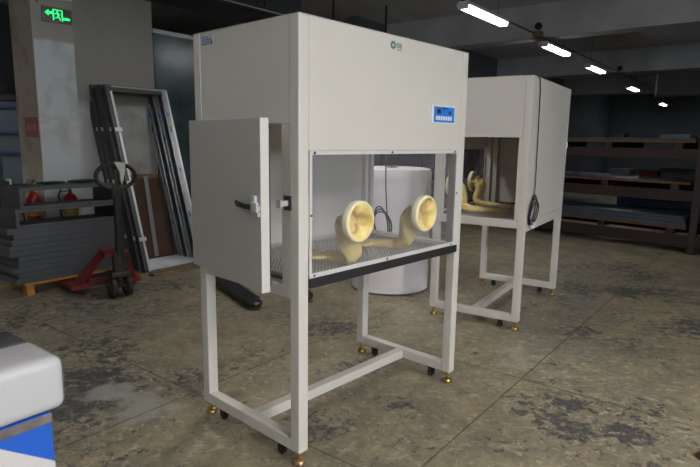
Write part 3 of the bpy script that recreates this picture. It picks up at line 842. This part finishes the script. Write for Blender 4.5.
# ------------------------------------------------------------------ fire extinguishers by the pillar
def extinguisher(p, q, zb, label):
    v = pq(p, q)
    t = thing('fire_extinguisher', label, 'fire extinguisher', (v.x, v.y, zb), PANG, 'red fire extinguishers by the pillar')
    MB().lathe((0, 0, 0), [(0.062, 0.0), (0.07, 0.01), (0.07, 0.30), (0.062, 0.34), (0.03, 0.375), (0.018, 0.38), (0.018, 0.40)], 28).build('cylinder_body', MT['extred'], t, True)
    MB().lathe((0, 0, 0), [(0.0705, 0.13), (0.0712, 0.131), (0.0712, 0.22), (0.0705, 0.221)], 28).build('yellow_label', MT['yellow'], t, True)
    h = MB(); h.box(-0.09, 0.02, -0.012, 0.012, 0.43, 0.44, .003); h.box(-0.085, 0.02, -0.012, 0.012, 0.40, 0.412, .003); h.cyl((0, 0, 0.40), (0, 0, 0.45), 0.014, 12)
    h.build('squeeze_handle', MT['black'], t, True)
    MB().tube([(0.01, 0, 0.42), (-0.09, -0.02, 0.46), (-0.13, -0.02, 0.36), (-0.115, -0.01, 0.18), (-0.095, 0, 0.08)], 0.011, 8).build('hose', MT['black'], t, True)
    return t
extinguisher(2.562, Q_LEFT - 0.20, 0.53, 'red fire extinguisher left of the pillar, seen through the upper box frame')
extinguisher(2.87, Q_LEFT - 0.38, 0.51, 'red fire extinguisher right of the pillar, seen through the upper box frame')

# notice on the pillar's left face, exit sign and lamp on its right face
nt_ = thing('fire_notice', 'small red notice on the left face of the pillar', 'sign', pq(P_PIL0 - 0.0045, Q_LEFT - 0.02, 1.60), PANG)
MB().box(-0.003, 0, -0.26, 0.05, -0.12, 0.12 - 0.03).build('notice_plate', MT['noticered'], nt_)
text_mesh('notice_lettering', '消火栓', 0.085, MT['noticetext'], nt_, (-0.0045, -0.105, -0.045), (PI / 2, 0, -PI / 2))

es = thing('exit_sign', 'green lit emergency exit sign with running figure and left arrow on pillar', 'sign', pq(2.895, Q_LEFT - 0.302, 2.735), PANG)
es.scale = (0.86, 0.88, 0.88)
sw, sh_ = 0.175, 0.085
MB().box(-sw, sw, -0.025, 0, -sh_, sh_, 0.003).build('sign_housing', MT['framedark'], es)
MB().box(-sw + 0.012, sw - 0.012, -0.027, -0.025, -sh_ + 0.012, sh_ - 0.012).build('sign_face', MT['exitb'], es)
g = MB()
g.prism([(-0.150, 0.012), (-0.105, 0.050), (-0.100, 0.028), (-0.062, 0.028), (-0.062, 0.002), (-0.100, 0.002), (-0.105, -0.022)], 'y', -0.029, -0.027)
g.build('arrow_symbol', MT['exitg'], es)
g = MB()
g.box(-0.058, -0.042, -0.029, -0.027, -0.062, 0.062); g.box(0.048, 0.062, -0.029, -0.027, -0.062, 0.062); g.box(-0.042, 0.048, -0.029, -0.027, 0.052, 0.062)
g.build('doorway_symbol', MT['exitg'], es)
g = MB()
g.cyl((0.0, -0.029, 0.038), (0.0, -0.027, 0.038), 0.011, 14)
for poly in ([(-0.008, 0.026), (0.012, 0.024), (0.016, -0.010), (0.0, -0.012)],
             [(0.010, 0.022), (0.034, 0.008), (0.032, -0.0), (0.010, 0.010)],
             [(-0.008, 0.024), (-0.034, 0.016), (-0.036, 0.006), (-0.010, 0.010)],
             [(0.0, -0.010), (0.014, -0.010), (-0.004, -0.035), (-0.030, -0.040), (-0.030, -0.032), (-0.012, -0.026)],
             [(0.006, -0.010), (0.016, -0.008), (0.026, -0.030), (0.040, -0.055), (0.030, -0.058), (0.014, -0.034)]):
    g.prism(poly, 'y', -0.029, -0.027)
g.build('running_figure', MT['exitg'], es)
g = MB(); g.box(0.066, 0.146, -0.029, -0.027, -0.045, -0.018); g.build('lit_bar', MT['exitg'], es)
el = thing('emergency_lamp', 'pale blue emergency lamp housing just above the exit sign', 'lamp', pq(2.93, Q_LEFT - 0.302, 2.93), PANG)
MB().box(-0.12, 0.12, -0.05, 0, -0.045, 0.06, 0.01).build('lamp_body', MT['lamphead'], el)
for s in (-1, 1):
    MB().lathe((0, 0, 0), [(0.03, 0), (0.042, 0.03), (0.04, 0.035)], 18).build('lamp_head', MT['lamphead'], el, True, loc=(s * 0.08, -0.02, 0.062), rot=(0, 0, 0))
cd = MB().tube([tuple(pq(2.71, Q_LEFT - 0.31, 2.83)), tuple(pq(2.66, Q_LEFT - 0.312, 2.90)), tuple(pq(2.65, Q_LEFT - 0.312, 3.1)), tuple(pq(2.65, Q_LEFT - 0.312, 3.7))], 0.007, 8).build('sign_wire', MT['black'], None, True)
tag(cd, 'thin black wire running up the pillar from the exit sign', 'wire')

# ------------------------------------------------------------------ stainless door frames leaning on the wall
F0 = Vector((-2.256, 6.019, 0)); LEAN = math.atan2(0.645, 2.07)
def leaning_frame(k, off, shift, wid, hgt, label, m_l, m_r):
    loc = F0 + Qd * off + Pd * (shift - 0.03)
    t = thing('door_frame', label, 'door frame', loc + Vector((0, 0, 0.014)), (-LEAN, 0, PANG), 'steel door frames leaning on the wall')
    s, dp = 0.074, 0.055
    def stile(x, flip, mm):
        mb = MB()
        prof = [(0, 0), (s, 0), (s, 0.008), (s * 0.55, 0.008), (s * 0.55, 0.02), (s * 0.30, 0.02), (s * 0.30, dp), (0, dp)]
        if flip: prof = [(s - a, b) for a, b in prof]
        mb.prism([(x + a, b) for a, b in prof], 'z', 0, hgt)
        return mb.build('stile', mm, t)
    sl = stile(0, False, m_l); sr = stile(wid - s, True, m_r)
    MB().box(s * 0.62, s * 0.98, -0.0025, -0.0003, 0.0, hgt - s, .0005).build('bright_edge', MT['framesteel'], sl)  # pale strips on dark stiles stand in for highlights on the steel
    MB().box(wid - s * 0.35, wid - 0.002, -0.0025, -0.0003, 0.0, hgt - 0.02, .0005).build('bright_edge', MT['framesteel'], sr)
    MB().box(s, wid - s, -0.0025, -0.0003, hgt - s * 0.35, hgt - s * 0.1, .0005).build('bright_edge', MT['alu'], t)
    MB().box(s, wid - s, 0, 0.02, hgt - s, hgt, .001).build('head_rail', MT['framedark'], t)
    MB().box(s * 0.3, wid - s * 0.3, 0.0205, dp, hgt - s * 0.35, hgt, .001).build('head_stop', MT['framesteel'], t)
    MB().box(s, wid - s, 0, 0.012, 0.01, 0.045, .001).build('sill_rail', MT['framesteel'], t)
    for zz in (0.35, 1.0, 1.62):
        MB().box(s * 0.1, s * 1.3, -0.007, -0.003, zz, zz + 0.045, .001).build('hinge_plate', MT['zinc'], sl)
    rr = random.Random(k)
    for zz in (0.4 + rr.random() * 0.2, 0.9 + rr.random() * 0.3, 1.5 + rr.random() * 0.3, 1.8 + rr.random() * .1):
        MB().box(wid - s + 0.008, wid - s + 0.026, -0.0015, -0.0002, zz, zz + 0.03 + 0.05 * rr.random()).build('film_scrap', MT['tape'], sr)
    return t
flabels = ['foremost stainless door frame, its bright left edge nearest the camera', 'second door frame, directly behind the foremost one',
           'middle door frame of the five leaning together', 'fourth door frame from the front, dark stiles', 'rearmost door frame, closest to the wall']
for k in range(5):
    leaning_frame(k, 0.095 * k, (0, -0.012, 0.006, -0.01, -0.015)[k], 0.80, (2.165, 2.17, 2.16, 2.18, 2.19)[k], flabels[k],
                  MT['framedark'], MT['framedark'] if k in (1, 3) else MT['alu'])
# small wall bracket pieces, plank the frames stand by, board behind them
pk = MB().box(0, 0.95, 0, 0.11, 0, 0.028, 0.003).build('wooden_plank', MT['wood'], None, loc=F0 - Qd * 0.20 - Pd * 0.05, rot=(0, 0, PANG - 0.04))
tag(pk, 'rough wooden plank on the floor in front of the leaning frames', 'plank')
bo = thing('panelled_door', 'low dark framed door with brown board, behind the leaning frames', 'door panel', F0 + Qd * 0.62 + Pd * 0.16 + Vector((0, 0, 0.004)), (-R(10), 0, PANG))
MB().box(0, 0.06, 0, 0.03, 0, 1.06, .002).build('side_rail', MT['framedark'], bo)
MB().box(0.62, 0.68, 0, 0.03, 0, 1.06, .002).build('side_rail', MT['framedark'], bo)
MB().box(0.06, 0.62, 0, 0.03, 1.0, 1.06, .002).build('top_rail', MT['wood'], bo)
MB().box(0.06, 0.62, 0.01, 0.022, 0.0, 1.0).build('brown_board', MT['brown'], bo)
MB().box(0.33, 0.385, -0.012, 0.0, 0.02, 1.03, .002).build('bright_bar', MT['alu'], bo)
MB().box(0.12, 0.20, -0.010, 0.0, 0.02, 1.0, .002).build('dark_bar', MT['framedark'], bo)

# ------------------------------------------------------------------ racks
def rack_frame(org, ang, L, dep, posts, levels, htop, label):
    t = thing('storage_rack', label, 'rack', org, ang)
    for x in posts:
        for y in (0.0, dep - 0.09):
            MB().box(x, x + 0.09, y, y + 0.09, 0, htop, .003).build('post', MT['rackpost'], t)
    for zb, zt in levels:
        for y in (0.0, dep - 0.05):
            for a, b_ in zip(posts[:-1], posts[1:]):
                MB().box(a + 0.091, b_ - 0.001, y + 0.01, y + 0.05, zb, zt, .003).build('beam', MT['rackbrown'], t)
    return t
R0 = Vector((3.55, 8.779, 0)); Rd = Vector((4.724 - 3.55, 7.52 - 8.779, 0)).normalized()
rang = math.atan2(Rd.y, Rd.x)     # local x along the rack to the right, local y away from the camera
rorg = R0 - Rd * 1.8
LV = [(0.10, 0.255), (0.73, 0.88), (1.31, 1.45)]
rk = rack_frame(rorg, rang, 6.2, 1.45, (0.0, 3.47, 6.3), LV, 1.95, 'long dark brown storage rack for sheet stock on the right')
def rack_loc(x, y, z):
    return rorg + Rd * x + Vector((-Rd.y, Rd.x, 0)) * y + Vector((0, 0, z))
sheet_names = {0: 'bottom', 1: 'middle', 2: 'top'}
tops = [0.52, 1.0, 1.60]
for lv in range(3):
    zt = LV[lv][1] + 0.001
    for bay, (xa, xb_) in enumerate(((0.12, 3.42), (3.60, 6.2))):
        bn = 'left' if bay == 0 else 'right'
        t = thing('wooden_bearer', 'orange timber bearers on the %s level, %s bay of the storage rack' % (sheet_names[lv], bn), 'pallet', rack_loc(xa, 0.02, zt), rang, 'timber bearers on the rack')
        L = xb_ - xa
        MB().box(0, L, 0.0, 0.07, 0.085, 0.115, .002).build('slat', MT['rackorange'], t)
        MB().box(0, L, 1.25, 1.32, 0.085, 0.115, .002).build('slat', MT['rackorange'], t)
        for k in range(4):
            x = 0.15 + k * (L - 0.4) / 3
            MB().box(x, x + 0.1, 0.012, 1.32, 0.0, 0.084, .002).build('block', MT['rackbrown'], t)
        zz = zt + 0.116
        ns = max(1, int(round((tops[lv] - zz) / 0.03)))
        th = (tops[lv] - zz) / ns
        for k in range(min(ns, 5)):
            o = MB().box(0, L - 0.02 * k, -0.02 + 0.008 * (k % 2), 1.33, 0, th - 0.001, 0.001).build('metal_sheet', MT['sheet'], None, loc=rack_loc(xa + 0.01 * k, 0.02, zz + k * th), rot=(0, 0, rang))
            tag(o, 'blue-grey metal sheet, layer %s up, %s bay, %s level of the rack' % (['one', 'two', 'three', 'four', 'five'][k], bn, sheet_names[lv]) if ns > 1 else
                'single blue-grey metal sheet in the %s bay, %s level of the rack' % (bn, sheet_names[lv]), 'metal sheet', 'metal sheets on the rack')
def crate(x, y, z, lx, ly, h, m, label, cat='box', name='storage_box'):
    t = thing(name, label, cat, rack_loc(x, y, z), rang)
    MB().box(0, lx, 0, ly, 0, h * 0.85, 0.004).build('box_body', m, t)
    MB().box(-0.006, lx + 0.006, -0.006, ly + 0.006, h * 0.85 + .0005, h, 0.003).build('lid', m, t)
    return t
crate(1.95, 0.95, 1.001, 0.30, 0.3, 0.10, MT['dullpale'], 'small pale blue box on the middle level, left of the red one')
crate(2.40, 0.95, 1.001, 0.28, 0.3, 0.10, MT['dullred'], 'small red box on the middle level of the rack')
crate(2.78, 0.8, 1.001, 0.85, 0.4, 0.15, MT['black'], 'long black box on the middle level of the rack')
crate(3.95, 0.7, 1.001, 0.7, 0.5, 0.17, MT['navy'], 'dark blue box on the middle level, right bay')
crate(2.10, 0.95, 0.521, 1.25, 0.3, 0.17, MT['navy'], 'long navy blue box at the back of the bottom rack level, left bay')
crate(3.65, 0.95, 0.521, 1.2, 0.3, 0.14, MT['navy'], 'navy blue box at the back of the bottom rack level, right bay')
crate(3.62, 0.3, 1.601, 0.22, 0.3, 0.10, MT['panelside'], 'small dark box on top of the rack beside the post')
crate(2.85, 0.4, 1.601, 0.40, 0.3, 0.06, MT['dullpale'], 'flat pale box lying on top of the rack')
crate(2.15, 0.5, 1.601, 0.14, 0.2, 0.07, MT['black'], 'tiny black box on top of the rack near its left end')
# a second rack against the left wall, seen through the near cabinet
def far_rack():
    o = pq(9.0, Q_LEFT - 1.1)
    t = thing('storage_rack', 'dark storage rack by the left wall, seen through the near cabinet window', 'rack', o, PANG)
    for x in (0.0, 2.4, 4.8):
        for y in (0, 0.8):
            MB().box(x, x + 0.08, y, y + 0.08, 0, 2.1, .003).build('post', MT['rackpost'], t)
    for zz in (0.3, 0.95, 1.6):
        MB().box(0.081, 4.799, 0.02, 0.86, zz, zz + 0.06, .002).build('shelf', MT['rackbrown'], t)
    k = 0
    for zz in (0.361, 1.011, 1.661):
        for x in (0.3, 1.35, 2.6, 3.7):
            k += 1
            b = thing('storage_box', 'navy storage box on the rack by the left wall', 'box', pq(9.0 + x, Q_LEFT - 1.0, zz), PANG, 'navy boxes on the rack by the left wall')
            hh = 0.25 + 0.08 * ((k * 7) % 3)
            MB().box(0, 0.9, 0, 0.6, 0, hh, 0.005).build('box_body', MT['navy'], b)
            MB().box(-0.005, 0.905, -0.005, 0.605, hh + .0005, hh + 0.03, 0.003).build('lid', MT['panelside'], b)
far_rack()

# blue-railed racking beyond the opening, far left
def blue_racking():
    t = thing('blue_racking', 'grey-blue cladding with blue rails beyond the opening at far left', 'rack', (-8.2, 9.0, 0), 0)
    for x in (0.0, 1.3, 2.4, 3.4):
        MB().box(x, x + 0.05, 0, 0.05, 0, 2.05, .002).build('post', MT['farwall'], t)
    for zz in (1.95, 1.55, 1.23):
        MB().box(-0.1, 3.6, -0.03, -0.001, zz - 0.02, zz + 0.02, .003).build('rail', MT['bluerail'], t)
    MB().box(-0.1, 3.6, -0.02, 0.2, 2.055, 2.14, .003).build('top_beam', MT['black'], t)
    MB().box(-0.1, 3.6, 0.06, 0.09, 0.0, 2.05, .002).build('cladding_sheet', MT['lamphead2'], t)
    return t
MT['lamphead2'] = mat('blue_grey_sheet_matt', (0.16, 0.21, 0.26), 0.6, noise=0.15, nscale=2)
blue_racking()

# ------------------------------------------------------------------ services under the ceiling
dk = MB().box(3.3, 6.2, 0, 0.65, 0, 0.5, 0.01).build('ventilation_duct', MT['darkwall'], None, loc=pq(0, 5.72, 3.15), rot=(0, 0, PANG))
tag(dk, 'dark rectangular duct under the ceiling along the left wall', 'duct')
tr = thing('cable_tray', 'dark cable tray with pale pipes hanging above the near cabinet', 'cable tray', pq(3.3, 5.48, 3.12), PANG)
MB().box(0, 6.0, 0, 0.14, 0.04, 0.06, .002).build('tray', MT['black'], tr)
for y in (0.02, 0.07, 0.12):
    MB().cyl((0, y, 0.025), (6.0, y, 0.025), 0.013, 10).build('pipe', MT['alu'] if y == 0.02 else MT['framedark'], tr, True)
for x in (0.6, 2.0, 3.4, 4.8):
    MB().box(x, x + 0.025, 0.055, 0.08, 0.061, CEIL - 3.12, .001).build('hanger', MT['black'], tr)
# trunking linking the fluorescent lights
tk = thing('lighting_conduit', 'thin conduit with junction box linking the ceiling lights', 'conduit', (1.70, 7.50, 3.19), PANG)
MB().cyl((-6, 0.03, 0.0), (18, 0.03, 0.0), 0.012, 10).build('conduit_pipe', MT['framedark'], tk, True)
MB().box(1.9, 2.05, -0.06, 0.06, -0.05, 0.035, .004).build('junction_box', MT['wood'], tk)
dd = MB().box(0, 5.0, -0.2, 0.2, 0, 0.46, 0.01).build('air_duct', MT['rackpost'], None, loc=(6.35, 11.9, 2.5), rot=(0, 0, math.atan2(-0.45, 1)))
tag(dd, 'blue-grey air duct near the ceiling at the right edge', 'duct')
for pos, lb in ((Vector((3.05, 9.502, 3.39)), 'round dark fitting on the nearest visible ceiling beam'),
                (Vector((6.44, 13.767, 3.31)), 'round dark fitting on the second ceiling beam, beyond the third light'),
                (Vector((9.95, 18.51, 3.33)), 'smallest round dark fitting, on the farthest ceiling beam')):
    s = MB().lathe((0, 0, 0), [(0.055, 0), (0.06, 0.03), (0.05, 0.05)], 24)
    o = s.build('round_fitting', MT['black'], None, True, loc=pos, rot=(PI / 2, 0, PANG - PI / 2))
    tag(o, lb, 'wall fitting', 'round dark fittings on the ceiling beams')

# ------------------------------------------------------------------ wrapped foam packages, bottom left corner
cornr = Vector((-0.90, 1.66, 0))
def pkg_at(dz): return cornr + Vector((0, 0, dz))
# local x along P (negative = towards camera), local y along Q
fb = thing('foam_package', 'white foam block with rounded corners, wrapped in clear film', 'package', pkg_at(0.634), PANG)
mb = MB().box(-0.62, 0.0, 0.0, 0.235, 0.0, 0.175, 0.032, 5)
mb.build('foam_block', MT['foam'], fb, True)
def crinkle(x0, x1, y0, y1, z0, z1, seed, bev):
    t = bmesh.new(); bmesh.ops.create_cube(t, size=1)
    for v in t.verts: v.co = Vector(((x0 + x1) / 2 + v.co.x * (x1 - x0), (y0 + y1) / 2 + v.co.y * (y1 - y0), (z0 + z1) / 2 + v.co.z * (z1 - z0)))
    bmesh.ops.bevel(t, geom=list(t.edges), offset=bev, segments=4, profile=0.5, affect='EDGES')
    bmesh.ops.subdivide_edges(t, edges=list(t.edges), cuts=7, use_grid_fill=True)
    rr = random.Random(seed)
    from mathutils import noise as mn
    for v in t.verts:
        n = mn.noise(Vector((v.co.x * 14, v.co.y * 14, v.co.z * 30 + seed)))
        v.co += Vector((0, 0, 0.0025 * n)) if abs(v.co.z - z1) < 0.004 else Vector((0, -0.0025 * n, 0))
    m = MB(); m._merge(t); return m
crinkle(-0.625, 0.005, -0.005, 0.240, -0.0005, 0.180, 5, 0.034).build('film_wrap', MT['wrap'], fb, True)
bb = thing('blue_package', 'blue wrapped package directly under the white foam block', 'package', pkg_at(0.40), PANG)
MB().box(-0.62, -0.045, 0.015, 0.225, 0.0, 0.230, 0.006).build('blue_block', MT['bluefilm'], bb)
MB().box(-0.62, -0.046, 0.010, 0.0145, 0.198, 0.2285, 0.002).build('creased_film', MT['creasedfilm'], bb)
pm = MB(); pm.prism([(-0.58, 0.0), (-0.58, 0.200), (-0.22, 0.19), (-0.05, 0.065), (-0.05, 0.0)], 'y', 0.006, 0.0145)
pm.build('white_foam_sheet', MT['foam2'], bb)
db = thing('wrapped_package', 'dark plastic wrapped package behind the white foam block', 'package', pkg_at(0.0), PANG)
MB().box(-0.62, -0.01, 0.246, 0.40, 0.0, 0.806, 0.012, 3).build('wrapped_block', MT['darkwrap'], db, True)
MB().box(-0.40, -0.34, 0.243, 0.403, 0.803, 0.8085, 0.001).build('packing_tape', MT['creasedfilm'], db)
ub = thing('foam_package', 'large white foam package at the bottom of the corner pile', 'package', pkg_at(0.0), PANG)
MB().box(-0.62, -0.03, 0.02, 0.225, 0.0, 0.398, 0.012, 3).build('foam_block', MT['foam2'], ub, True)

# scrap of brown wood on the floor at the lower right
sc = thing('wood_scrap', 'small reddish brown block of wood lying at the lower right', 'wood block', (1.74, 2.46, 0.0), 0.5)
m_ = MB(); m_.prism([(-0.035, 0), (0.05, 0), (0.045, 0.03), (-0.03, 0.028)], 'y', -0.03, 0.03)
m_.build('chipped_block', MT['brown'], sc)
